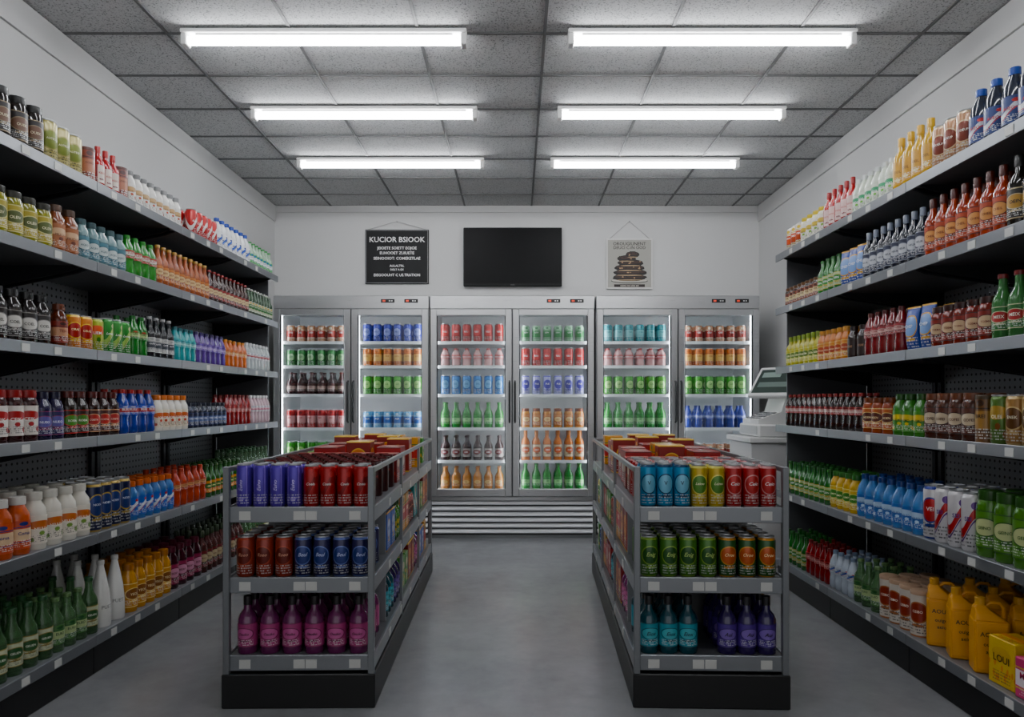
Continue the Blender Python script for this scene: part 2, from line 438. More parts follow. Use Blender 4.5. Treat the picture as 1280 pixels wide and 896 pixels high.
K('cola','juice','cola_bottle',.2,.037,'#17100e','#1b1b1b',('oval','#1d1816','#dcd8d0','#8a8580'),'COEL','#201816','dark cola bottle, white oval label')
K('brownred','juice','iced_tea_bottle',.18,.034,'#5b2c18','#6c3b23',('band','#8e3a2a','#c89a7a','#3b170e'),'TEIA','#7a2215','brown iced tea bottle')
K('orangecan','can','soda_can',.15,.034,'','',('oval','#d98c1f','#b72a1e','#f3d14a'),'ORAE','#fff1c0','orange and yellow soda can')
K('limecan','can','soda_can',.15,.034,'','',('fruit','#a8b83a','#e06a28','#3f7d25'),'LIEM','#ffffff','lime and orange soda can')
K('greencan','can','soda_can',.16,.033,'','',('swoosh','#2f8d35','#b7d878','#d7d9a2'),'LIMEO','#ffffff','green soda can with pale swoosh')
K('greenbot','soda','soda_bottle',.2,.031,'#1f7a2c','#207a30',('band','#2a8a38','#c9dda2','#c8202a'),'GREI','#1f6a2a','green plastic soda bottle')
K('darkwhite','longneck','beer_bottle',.215,.029,'#1a1c22','#a6a6a6',('band','#c2c2be','#3b3f48','#9a9a9a'),'OUTE','#ffffff','black glass bottle with white label')
K('teal','soda','soda_bottle',.19,.03,'#1f9aa0','#0f6a72',('band','#27b0b6','#b7e2e0','#0f6a72'),'TEAO','#0f6a72','teal soda bottle')
K('purple','soda','soda_bottle',.19,.03,'#5b3a8a','#3a2360',('band','#7d5ab5','#c6b6e2','#3a2360'),'GRAE','#4a2a7a','purple grape soda bottle')
K('orangebot','soda','soda_bottle',.18,.03,'#c9722a','#e39a3a',('band','#d78a35','#e5c595','#a5481a'),'OREN','#a5481a','orange soda bottle')
K('clearbot','soda','water_bottle',.19,.03,'#b9c0c2','#e6e8ea',('band','#d9dcde','#a83038','#8aa0b0'),'AQUE','#ffffff','clear water bottle with white cap')
K('redlabel','jar','juice_bottle',.2,.04,'#3a1618','#a02024',('fruit','#e0d8d0','#b8242c','#a8343a'),'CEIK','#f7f0e8','wide jar, red lid, white and red label')
K('navyp','juice','soda_bottle',.195,.036,'#231c40','#1c1836',('oval','#2a2258','#6a62a0','#8a3a6a'),'NUEO','#f0f0ff','dark navy purple bottle')
K('darkgrn','juice','juice_bottle',.2,.037,'#241a14','#5a2620',('oval','#2a1a14','#4f8a2a','#c92a2a'),'ROEIA','#f2efe0','dark bottle with green oval label')
K('darkrd','juice','juice_bottle',.2,.036,'#2c120e','#5a1c18',('oval','#4a1c18','#b9342c','#d9b08a'),'COETA','#fbe8d8','dark bottle with round red label')
K('bluebot','soda','soda_bottle',.215,.035,'#1b3f9a','#b02020',('band','#2450b8','#b92a2a','#c8c8de'),'BLEU','#ffffff','blue soda bottle with red cap')
K('whiteor','juice','juice_bottle',.19,.033,'#e9e4d8','#e88a2e',('fruit','#e8dcc8','#d07028','#c94a1a'),'SOIP','#ffffff','white bottle with orange fruit label')
K('dblue','juice','soda_bottle',.15,.031,'#14203a','#11192c',('band','#1c2f5a','#5a6a92','#0c1528'),'OIEL','#e0e4f2','navy blue bottle')
K('redbot','soda','soda_bottle',.2,.03,'#8e1a1f','#7a1418',('band','#b8242a','#d8a8a4','#5c0d10'),'REID','#8e1a1f','dark red soda bottle')
K('pinkw','soda','soda_bottle',.2,.029,'#c9afb6','#e8e8ea',('band','#d8d4d6','#c87a90','#9aa8b8'),'PIOK','#ffffff','pale pink bottle with white cap')
K('orangew','juice','juice_bottle',.22,.044,'#c25a1a','#e8e4dc',('band','#c9602a','#e3c8a8','#2c3a80'),'Corua','#26307a','wide orange bottle with white cap')
K('whitejug','juice','milk_bottle',.225,.046,'#dcd6c8','#e8e4d8',('fruit','#e4dccc','#c87a3a','#7a9a4a'),'NEULO','#f8f0e0','wide cream white milk bottle')
K('navycan','can','energy_drink_can',.22,.037,'','#2a3252',('oval','#1c2448','#3a4a80','#b8a05a'),'NOEV','#d9dcea','tall navy energy drink can')
K('blueor','juice','juice_bottle',.19,.034,'#4f7ab0','#e0782a',('swoosh','#2f68b8','#dfe2e4','#c92a2a'),'BIELU','#ffffff','blue and white bottle, orange cap')
K('orangeb','soda','soda_bottle',.205,.034,'#b8441a','#b8421a',('oval','#c8541f','#e0b080','#7a2410'),'ORAEN','#7a2410','orange soda bottle with round label')
K('yelgreen','longneck','juice_bottle',.2,.03,'#2f6a2a','#2c5a28',('oval','#d8a82a','#2f7a35','#c92a2a'),'LEMO','#fff5c0','green bottle with yellow label')
K('greenglass','longneck','beer_bottle',.25,.036,'#466a44','#2f5a36',('oval','#c6cab0','#2c5a30','#98884a'),'GEUEN','#f0f0e0','green glass bottle with cream label')
K('greenplain','longneck','beer_bottle',.22,.034,'#557a50','#6a8a5a',('band','#4f7a45','#b8c898','#2a5a34'),'EUIO','#204a28','pale green glass bottle')
K('whitecone','cone','milk_bottle',.3,.045,'#e6e5e0','#d9d8d2',None,'PUET','#8a8a86','white cone shaped milk bottle')
K('yellowbot','juice','sauce_bottle',.235,.04,'#c9921e','#b97a1a',('oval','#d09b2a','#8a5a1a','#f5e0a0'),'YEOS','#f9eec8','yellow mustard sauce bottle')
K('magenta','juice','syrup_bottle',.23,.04,'#3a1220','#5a1a30',('oval','#98285a','#d8a0b8','#4a1028'),'BEIRY','#4a1028','magenta berry syrup bottle')
K('maroon','sauce','wine_bottle',.25,.033,'#3a1a18','#2a3a20',('oval','#7a2430','#c8b898','#2a3a20'),'VEINO','#5a1218','dark maroon wine bottle')
K('orwcan','can','soda_can',.15,.034,'','',('band','#d8d0bf','#c8602a','#c9b23a'),'OIEO','#ffffff','white and orange can')
K('yelcap','jar','yogurt_jar',.16,.036,'#dcd6c0','#d8c22a',('fruit','#e0dccc','#c8b02a','#7aa03a'),'YEUL','#5a5a1a','white jar with yellow lid')
K('redtall','sauce','ketchup_bottle',.22,.03,'#c01c20','#a8161a',('vert','#c02428','#e0c6c0','#7a0c10'),'KECH','#a8161a','red ketchup bottle')
K('gwhite','milk','dressing_bottle',.185,.03,'#cfd8c5','#e2e8e6',('fruit','#d8e2d0','#2f9a6a','#7ac04a'),'EIOG','#ffffff','white and green dressing bottle')
K('yeltall','sauce','oil_bottle',.25,.036,'#f0bf1c','#e3b82a',('vert','#e0b42a','#d6a51c','#f5e6a0'),'OEIL','#6a4a0a','tall yellow cooking oil bottle')
K('tancan','can','soup_can',.185,.037,'','',('oval','#b89070','#7a3a24','#d9c2a0'),'SOEUP','#f9f0e0','tan and brown can')
K('bluecap','milk','water_bottle',.23,.041,'#2a303c','#2a5fb8',('swoosh','#24407a','#d8dce4','#c9302a'),'AUEQ','#c02a2a','dark blue bottle with blue cap')
K('smallbrown','jar','spice_jar',.12,.028,'#3a2015','#6a4a2a',('band','#8a4a2a','#d8c8a0','#3a1a10'),'PEIR','#3a1a10','small brown spice jar')
K('bluebag','bag','snack_bag',.2,.042,'','',('oval','#2450a0','#8aa8d8','#e0b030'),'CHEP','#f0f0f0','shiny blue snack bag')
K('navyglass','sauce','wine_bottle',.235,.031,'#1a1f2e','#8890a0',('oval','#2a3048','#c8ccd4','#8a8f9c'),'NEUR','#1a2030','black glass bottle with silver emblem')
K('hotsauce','sauce','hot_sauce_bottle',.25,.034,'#b8481c','#5a2214',('oval','#b8501c','#d8a060','#5a1a0c'),'CHEIL','#5a1a0c','orange red hot sauce bottle')
K('blackoil','sauce','oil_bottle',.26,.038,'#1c1814','#1b1b1b',('oval','#1f1a14','#b9923a','#c0b090'),'OEIN','#15120f','black bottle with gold emblem')
K('limebot','sauce','juice_bottle',.19,.032,'#c8c42a','#8aa02a',('oval','#bcb83a','#5f7a1e','#e0de80'),'LIEM','#f9f8d0','yellow green juice bottle')
K('yelorange','juice','juice_bottle',.18,.032,'#c8822a','#d0983a',('oval','#d0903a','#b0501e','#e5cc80'),'MAEGO','#fff0c8','orange yellow juice bottle')
K('darkcan','juice','cola_bottle',.17,.032,'#2a1a16','#241410',('plain','#2a1a16','#2a1a16','#2a1a16'),'COE','#c8a080','plain dark cola bottle')
K('redpink','soda','soda_bottle',.215,.033,'#7a2028','#5a1a1c',('oval','#a84a50','#d8b8b0','#5a1420'),'ROISE','#7a1a28','red and pink soda bottle')
K('redjar','jar','sauce_jar',.17,.036,'#7a2a1a','#3a1a14',('oval','#8a3020','#c8b090','#3a140c'),'TOEMA','#6a1c10','red brown sauce jar')
K('greentall','longneck','soda_bottle',.24,.036,'#285a2a','#7a2020',('oval','#2a6a30','#b02a2a','#c8c8a8'),'MEIX','#f0e8d8','dark green bottle with red emblem')
K('maroonlab','soda','cola_bottle',.2,.033,'#22100e','#901c20',('band','#a8343a','#d8c6be','#4a1010'),'COELU','#8a1a1e','dark cola bottle with red cap')
K('orbrown','jar','sauce_jar',.175,.038,'#984a1c','#7a4018',('oval','#b86a2a','#5a2a14','#e0ca90'),'HOEN','#f5e2b8','orange brown jar')
K('greenyel','juice','juice_bottle',.19,.036,'#3a7a2a','#2a5a20',('fruit','#4a8a2c','#d8c23a','#d8c02a'),'LEIMO','#2a5a20','green bottle with yellow fruit label')
K('brownjar','jar','coffee_jar',.19,.04,'#4a2a1c','#7a4a30',('oval','#5a3020','#c8b8a0','#2a140c'),'COFEI','#4a2012','brown coffee jar with cream emblem')
K('tanlight','can','snack_canister',.18,.036,'','',('oval','#a88450','#6a4a24','#d0b888'),'SNEK','#f2ead0','tan snack canister')
K('browntub','tube','snack_canister',.18,.036,'','#4a3a20',('band','#6a4a24','#a8844a','#3a2412'),'BREI','#2a1a0c','brown snack canister')
K('greentub','can','snack_canister',.18,.036,'','',('fruit','#5a7a34','#b89a4a','#8a5a24'),'OLEI','#f4f0d8','green snack canister')
K('greencap','longneck','soda_bottle',.2,.032,'#2f7a34','#2c6a30',('oval','#b8c8a0','#3a8a3a','#c8b03a'),'GEIN','#ffffff','green bottle with pale label')
K('yellowcap','juice','juice_bottle',.2,.036,'#c8a82a','#3a7a34',('oval','#d0b43a','#4a8a34','#e5de90'),'LEMEN','#fffbd8','yellow juice bottle with green cap')
K('bluewater','milk','water_bottle',.215,.04,'#4f83b8','#2a4a8a',('fruit','#3a70b0','#b8cce0','#c8dcec'),'AQUEO','#1f3f86','light blue bottle with navy cap')
K('redwcan','can','energy_drink_can',.23,.041,'','',('swoosh','#dcd8da','#c0303a','#6a3a8a'),'SEI','#5a3a8a','large white can with red swoosh')
K('redwcan2','can','energy_drink_can',.23,.041,'','',('oval','#dcd8da','#c03a40','#3a4a9a'),'VEI','#f4f0f0','large white can with red oval')
K('greenjug','jar','juice_bottle',.25,.048,'#4a7a24','#2f5a20',('oval','#5a8a2a','#c2c898','#2f5a20'),'GEINO','#2f5a20','large green bottle with dark cap')
K('whiteblue','soda','soda_bottle',.205,.032,'#b8c2ce','#8a9ab0',('swoosh','#c8d0d8','#3a6ab8','#c03a3a'),'WEI','#1f3f86','pale blue and white bottle')
K('whitered','tube','snack_canister',.2,.043,'','#c6a890',('oval','#d8d0c4','#984028','#b07a50'),'CEIBO','#fff4e4','white canister with red brown emblem')
K('yeljug','jug','juice_carton',.28,.058,'#e8a81c','#e8b440',('plain','#eeb430','#e6ac2a','#d89a20'),'AOUET','#3a3a1c','yellow handled carton with dark lettering')
K('yelbox','pack','snack_box',.17,(.13,.11),'','',('fruit','#e6c21e','#d8b018','#e89a20'),'LOUI','#3a2a10','yellow snack box')
K('pinkbox','pack','snack_box',.14,(.12,.11),'','',('band','#d8508a','#f5e6ec','#e8d23a'),'MEIO','#a8205a','pink snack box')
K('gpurple','can','energy_drink_can',.17,.0305,'','#8f8fa8',('vert','#5f42a8','#6a4cb8','#a890e0'),'EUIVO','#d8ccfa','purple energy drink can')
K('gdark','can','cola_can',.158,.0305,'','#4a1418',('plain','#3a1012','#3a1014','#3a1014'),'COE','#a03030','dark maroon cola can')
K('gred2','can','soda_can',.16,.036,'','#5a2018',('oval','#9a4230','#702818','#b8583e'),'ROEO','#d8a088','rust red soda can')
K('gblue2','can','soda_can',.16,.035,'','#2a3a6a',('oval','#282450','#384884','#7a88c0'),'BEUL','#c0c8e8','dark navy purple soda can')
K('gpink','sauce','syrup_bottle',.225,.038,'#7a3468','#1b1216',('oval','#b04a84','#d070a8','#7a2a58'),'OEUIKO','#3a0c28','magenta bottle with black cap')
K('gcyan','can','energy_drink_can',.172,.033,'','#b8c4cc',('oval','#2f9ac4','#8ac4dc','#1a4a6a'),'V','#0e2a3a','cyan energy can with dark emblem')
K('gyellow','can','soda_can',.168,.033,'','#7a7a5a',('oval','#c8b02a','#5a8a34','#e8e080'),'LEIMO','#fffbd0','yellow soda can with green emblem')
K('gredr','can','soda_can',.168,.033,'','#8a4a4a',('oval','#b02028','#c03838','#d8a0a0'),'CEIO','#f8e8e8','red soda can with round emblem')
K('ggreen','can','soda_can',.16,.036,'','#3a5a34',('oval','#4a7a2c','#2c5a24','#90b050'),'ENIG','#b8d080','green soda can')
K('gororg','can','soda_can',.16,.036,'','#3a5a34',('oval','#2f5a2c','#c86a24','#d8a03a'),'OROE','#fbe0b0','green can with orange emblem')
K('gteal','sauce','syrup_bottle',.225,.038,'#15505c','#121416',('oval','#2a9aa8','#5ab8c0','#0f5a66'),'EIOX','#0a3a44','teal bottle with black cap')
K('gviolet','sauce','syrup_bottle',.225,.038,'#3a2860','#141018',('oval','#5a3a90','#8a70b8','#3a2468'),'AUI','#1c0e2a','violet bottle with black cap')
K('redpack','pack','drink_multipack',.17,(.13,.19),'','',('oval','#a8242a','#d8c8b8','#6a1014'),'COEIA','#8a1a1e','red drinks multipack box')
K('lowpack','pack','drink_multipack',.15,(.12,.1),'','',('fruit','#7a1a1c','#c8a080','#b83a2a'),'OEIRU','#4a1010','dark red drinks multipack box')
K('orpack','pack','snack_box',.2,(.13,.13),'','',('oval','#8a2018','#e0902a','#f0d060'),'CHOIE','#6a1a10','red and orange snack box')
K('yelpack','pack','snack_box',.19,(.12,.13),'','',('band','#d8a02a','#c02a22','#2f6a34'),'YEOLI','#fff4c8','yellow and red snack box')
K('bluepack','pack','snack_box',.18,(.12,.1),'','',('oval','#2a60b0','#c0cce0','#e0b030'),'BEULO','#1a3a7a','blue snack box')
K('greenpack','pack','snack_box',.17,(.11,.09),'','',('fruit','#4a8a3a','#d8d0b0','#e8c030'),'GREIO','#2a5a20','green snack box')
K('tealpack','pack','snack_box',.19,(.1,.09),'','',('swoosh','#2a8a8a','#d8d8c8','#e07a2a'),'TEIA','#0f5a66','teal snack box')
K('ftan','can','soda_can',.15,.038,'','#c8b8a8',('band','#b88a6a','#a8382e','#e8dccb'),'OEI','#ffffff','tan and red chilled can')
K('fgreen','can','soda_can',.15,.038,'','',('oval','#2a7a3a','#98b890','#1f5030'),'GEI','#1f5030','green chilled can')
K('fdark','longneck','soda_bottle',.2,.036,'#3a1a1c','#5a2428',('band','#5a3a38','#c0a6a0','#2a1416'),'OEU','#4a1a1a','dark chilled bottle')
K('fred','can','soda_can',.165,.038,'','',('band','#b81a24','#e0b0b0','#8a1418'),'REI','#b02028','red and white chilled can')
K('fredc','can','soda_can',.165,.038,'','',('oval','#c01a22','#d84a4a','#8a1418'),'REU','#ffffff','solid red chilled can')
K('fblue','can','soda_can',.165,.038,'','',('oval','#3a4ab8','#a0a8e0','#2f3a90'),'BEU','#2f3a90','blue violet chilled can')
K('forange','can','soda_can',.16,.038,'','',('band','#d8842a','#f0c880','#a85a18'),'ORE','#a85a18','orange chilled can')
K('flime','can','soda_can',.17,.038,'','',('oval','#4aa030','#b0d890','#2f7a30'),'LIE','#2f7a30','lime green chilled can')
K('fsky','can','soda_can',.15,.038,'','',('band','#6aa8d0','#2a68b0','#c8dcec'),'AQE','#ffffff','pale blue chilled can')
K('fredw','soda','soda_bottle',.16,.037,'#c8a0a0','#b02a30',('band','#c02a32','#e8c8c8','#8a1a20'),'REO','#8a1a20','red and white chilled bottle')
K('fskycan','can','soda_can',.175,.037,'','#b8ccd8',('oval','#3088c8','#80b8e0','#1f5a90'),'SKE','#1f5a90','sky blue chilled can')
K('fgbot','longneck','soda_bottle',.23,.037,'#2f9a44','#2c8a3a',('band','#2a9840','#a0d098','#1f6a2c'),'GEI','#1f6a2c','green chilled glass bottle')
K('fdbot','longneck','soda_bottle',.22,.037,'#3a1c1e','#3a2022',('oval','#b0a8a4','#7a2a2e','#2a1c1e'),'OEK','#ffffff','dark chilled bottle, pale label')
K('fobot','longneck','soda_bottle',.2,.037,'#d8984a','#d09050',('oval','#d09850','#e8cc98','#a85a24'),'OIE','#a85a24','orange chilled bottle')
K('fojar','jar','juice_jar',.175,.037,'#c8904a','#8a4a2a',('oval','#c88a48','#e8cc98','#a04a24'),'OIU','#a04a24','short orange tan chilled jar')
K('fgw','can','soda_can',.15,.037,'','',('band','#a0c8a8','#2a8a4a','#1a6a3a'),'GEW','#ffffff','green and white chilled can')
K('fpurple','can','soda_can',.175,.036,'','',('oval','#b8b8e0','#4a3aa8','#6a60c0'),'PUE','#ffffff','white and violet chilled can')
K('fowbot','sauce','soda_bottle',.27,.037,'#e8903a','#d88a3a',('oval','#e0d0b4','#c86a2a','#8a4a1c'),'OIW','#ffffff','orange chilled bottle, white label')
K('fteal','can','soda_can',.16,.038,'','',('band','#2aa0a8','#90d0d4','#1f7a84'),'TEA','#1f7a84','teal chilled can')
K('fbluebot','soda','soda_bottle',.2,.036,'#3a4a9a','#2a3a8a',('band','#4a5ab8','#b0b8e0','#2a3a8a'),'BEL','#2a3a8a','blue chilled bottle')

# ---------------- wall shelving ----------------
SZ=[.17,.617,1.045,1.425,1.812,2.165]
def pegmat():
    N=NT('pegboard'); tc=N.n('ShaderNodeTexCoord'); sp=N.n('ShaderNodeSeparateXYZ'); N.L(tc.outputs['Object'],sp.inputs[0])
    def cell(s): return N.m_('SUBTRACT',N.m_('FRACT',N.m_('MULTIPLY',s,28.0)),.5)
    a,b=cell(sp.outputs[1]),cell(sp.outputs[2])
    d=N.m_('ADD',N.m_('MULTIPLY',a,a),N.m_('MULTIPLY',b,b))
    N.L(N.mix(N.m_('LESS_THAN',d,.035),lin('#97999d'),lin('#0c0c0d')),N.b.inputs['Base Color']); N.b.inputs['Roughness'].default_value=.55
    return N.m
peg=pegmat(); shelfm=mat('#75777a',.38,.3); lipm=mat('#85888c',.33,.6); blackm=mat('#0f0f10',.45); brkm=mat('#2c2d30',.45,.3); tagm=mat('#c4c4c0',.5); endm=mat('#66686c',.5,.2)
def shelving(s,Xf,ya,yb,last):
    root=empty('shelving_unit','grey metal wall shelving unit with pegboard back',"shelving unit",(s*Xf,ya,0),group='shelving units along the walls')
    L=yb-ya-.003
    D=RW-.004-Xf
    def bx(g,a0,a1,y0,y1,z0,z1,m,c=0): x0,x1=sorted((s*a0,s*a1)); return g.box(x0,x1,y0,y1,z0,z1,m,c)
    LL=L-(.013 if last else 0)
    obj('back_panel',bx(Geo(),D-.03,D,0,L,.125,2.15,peg),root)
    g=Geo()
    for y in (.02,L-.03): bx(g,D-.05,D-.031,y-.015,y+.015,.2,2.14,brkm)
    obj('upright',g,root)
    if last: obj('end_panel',bx(Geo(),.07,D-.051,L-.012,L,.125,2.14,endm),root)
    obj('kick_plate',bx(Geo(),.012,D,0,L,0,.124,blackm,.003),root)
    for i,z in enumerate(SZ):
        g=Geo(); bx(g,.006,D-.052,0,LL,z-.018,z,shelfm)
        sh=obj('shelf',g,root)
        obj('price_rail',bx(Geo(),-.004,.006,0,L,z-.042,z+.004,lipm,.0015),sh)
        for t in (.16,.42,.66):
            if random.random()<.75:
                obj('price_tag',bx(Geo(),-.0065,-.0042,L*t-.022,L*t+.022,z-.036,z-.006,tagm),sh)
        if i>0:
            for y in (.02,L-.03):
                pts=[(s*(D-.052),z-.0185),(s*(D-.052),z-.12),(s*.1,z-.045),(s*.03,z-.0185)]
                if s<0: pts=pts[::-1]
                obj('bracket',Geo().prism(pts,'y',y-.006,y+.006,brkm),root)
XL,XR=1.85,1.72
for k in range(5):
    yb=5.57-.8*k; shelving(-1,XL,yb-.8,yb,k==0)
for k in range(4):
    yb=4.78-.8*k; shelving(1,XR,yb-.8,yb,k==0)
cursor={}
def run(s,si,p0,p1,key,rows=2):
    keys=key.split('|'); k=KC[keys[0]]; xi=(1.90 if s<0 else 1.77)
    y0=xi*F/abs(p0-CX); y1=xi*F/abs(p1-CX)
    if y0>y1: y0,y1=y1,y0
    end=(5.545 if s<0 else 4.755); y1=min(y1,end)
    y0=max(y0,cursor.get((s,si),0))
    w=max(KC[q].d for q in keys); pitch=2*w+.006
    ph=math.radians(58)*(1 if s<0 else -1)
    if k.cat=='snack bag': ph=math.radians(76)*(1 if s<0 else -1)
    if k.cat=='box': pitch=2*w+.016; ph=math.radians(86)*(1 if s<0 else -1)
    if k.cat=='jug': ph=math.radians(28)*(1 if s<0 else -1); pitch=.15
    n=max(1,int((y1-y0)/pitch+.35)); sp=max((y1-y0)/n,pitch)
    Xf=XL if s<0 else XR
    dx=2*w+.01
    if k.cat=='jug': dx=.152
    if k.cat=='box': dx=2*w+.02
    fx=w+.022 if k.cat!='jug' else .085
    for r in range(rows):
        x=Xf+fx+r*dx
        if x+w>RW-.09: break
        for j in range(n):
            jt=min(.006,max(0,(sp-pitch)/2))
            y=y0+(j+.5)*sp+random.uniform(-jt,jt)
            if y+pitch/2>end+.003: continue
            put(keys[(j*7//3)%len(keys)],s*(x+random.uniform(0,.003)),y,SZ[si]+.0005,ph,'on a wall shelf',simple=(r>0))
    cursor[(s,si)]=y0+n*sp
L=-1
for a,b,k in ((-60,53,'blackcan'),(53,96,'beigecan'),(96,117,'browncan'),(117,143,'redsq'),(143,157,'browncan'),(157,222,'whitebot'),(237,268,'redcan'),(268,310,'milkblue'),(310,340,'greenwater')): run(L,5,a,b,k)
for a,b,k in ((-60,63,'olive'),(63,96,'peach'),(96,151,'aqua'),(151,193,'greenred'),(193,258,'amber'),(258,308,'darkred'),(308,340,'dgreen')): run(L,4,a,b,k)
for a,b,k in ((-60,62,'cola'),(62,85,'brownred'),(85,114,'orangecan'),(114,128,'limecan'),(128,157,'greencan'),(157,182,'greenbot'),(182,215,'darkwhite'),(215,242,'teal'),(242,279,'purple'),(279,306,'orangebot'),(306,340,'clearbot')): run(L,3,a,b,k)
for a,b,k in ((-60,42,'redlabel'),(42,76,'navyp'),(76,110,'darkgrn'),(110,147,'darkrd'),(147,192,'bluebot'),(192,232,'whiteor'),(232,280,'dblue'),(280,311,'redbot'),(311,340,'pinkw')): run(L,2,a,b,k)
for a,b,k in ((-60,37,'orangew'),(37,107,'whitejug'),(107,160,'navycan'),(160,212,'blueor'),(212,255,'orangeb'),(255,300,'yelgreen'),(300,340,'greenglass')): run(L,1,a,b,k,3)
for a,b,k in ((-60,64,'greenglass'),(64,118,'greenplain|greenglass'),(118,158,'whitecone'),(158,211,'yellowbot'),(211,250,'magenta'),(250,300,'maroon'),(300,340,'greenglass')): run(L,0,a,b,k,3)
R=1
for a,b,k in ((1350,1213,'bluecap'),(1213,1168,'tancan'),(1168,1119,'yeltall'),(1119,1070,'gwhite'),(1070,1032,'redtall'),(1032,1003,'yelcap'),(1003,980,'orwcan')): run(R,5,a,b,k)
for a,b,k in ((1350,1262,'blackoil'),(1262,1162,'hotsauce'),(1162,1082,'navyglass'),(1082,1054,'bluebag'),(1054,1027,'greencap'),(1027,978,'smallbrown')): run(R,4,a,b,k)
for a,b,k in ((1350,1242,'greentall'),(1242,1166,'redjar'),(1166,1131,'bluebag'),(1131,1084,'redpink'),(1084,1062,'darkcan'),(1062,1025,'yelorange'),(1025,982,'limebot')): run(R,3,a,b,k)
for a,b,k in ((1350,1221,'greentub|tanlight|browntub'),(1221,1160,'brownjar'),(1160,1118,'greenyel'),(1118,1080,'orbrown'),(1080,985,'maroonlab')): run(R,2,a,b,k)
for a,b,k in ((1350,1221,'greenjug'),(1221,1157,'redwcan|redwcan2'),(1157,1074,'bluewater'),(1074,1041,'yellowcap'),(1041,985,'greencap')): run(R,1,a,b,k,3)
for a,b,k in ((1350,1275,'pinkbox'),(1275,1240,'yelbox'),(1240,1155,'yeljug'),(1155,1105,'whitered'),(1105,1070,'greenplain'),(1070,1040,'whiteblue'),(1040,1011,'redbot'),(1011,982,'greencap')): run(R,0,a,b,k,3)

# ---------------- fridges ----------------
def brushed(name,hexc,metal=.85):
    N=NT(name); tc=N.n('ShaderNodeTexCoord'); mp=N.n('ShaderNodeMapping'); mp.inputs['Scale'].default_value=(2,2,160)
    no=N.n('ShaderNodeTexNoise'); no.inputs['Scale'].default_value=3; no.inputs['Detail'].default_value=3
    N.L(tc.outputs['Object'],mp.inputs[0]); N.L(mp.outputs[0],no.inputs['Vector'])
    N.L(N.m_('ADD',N.m_('MULTIPLY',no.outputs['Fac'],.25),.2),N.b.inputs['Roughness'])
    N.b.inputs['Base Color'].default_value=lin(hexc); N.b.inputs['Metallic'].default_value=metal
    return N.m
steel=brushed('brushed_steel','#b2b3b4',.85); steel2=mat('#77797b',.38,.6); liner=mat('#e2e4e5',.4); rub=mat('#2a2b2d',.5)
ledm=mat('#f2f7ff',.5,emit=19,name='fridge_led')
def glassmat():
    m=bpy.data.materials.new('door_glass'); m.use_nodes=True; t=m.node_tree; t.nodes.clear()
    o=t.nodes.new('ShaderNodeOutputMaterial'); mx=t.nodes.new('ShaderNodeMixShader'); tr=t.nodes.new('ShaderNodeBsdfTransparent'); gl=t.nodes.new('ShaderNodeBsdfGlossy')
    gl.inputs['Roughness'].default_value=.03; tr.inputs[0].default_value=(.95,.97,.97,1); mx.inputs[0].default_value=.04
    t.links.new(tr.outputs[0],mx.inputs[1]); t.links.new(gl.outputs[0],mx.inputs[2]); t.links.new(mx.outputs[0],o.inputs[0]); return m
glass=glassmat()
FZ=[1.732,1.517,1.262,.965,.675,.416]
FY=6.35; FD=.66
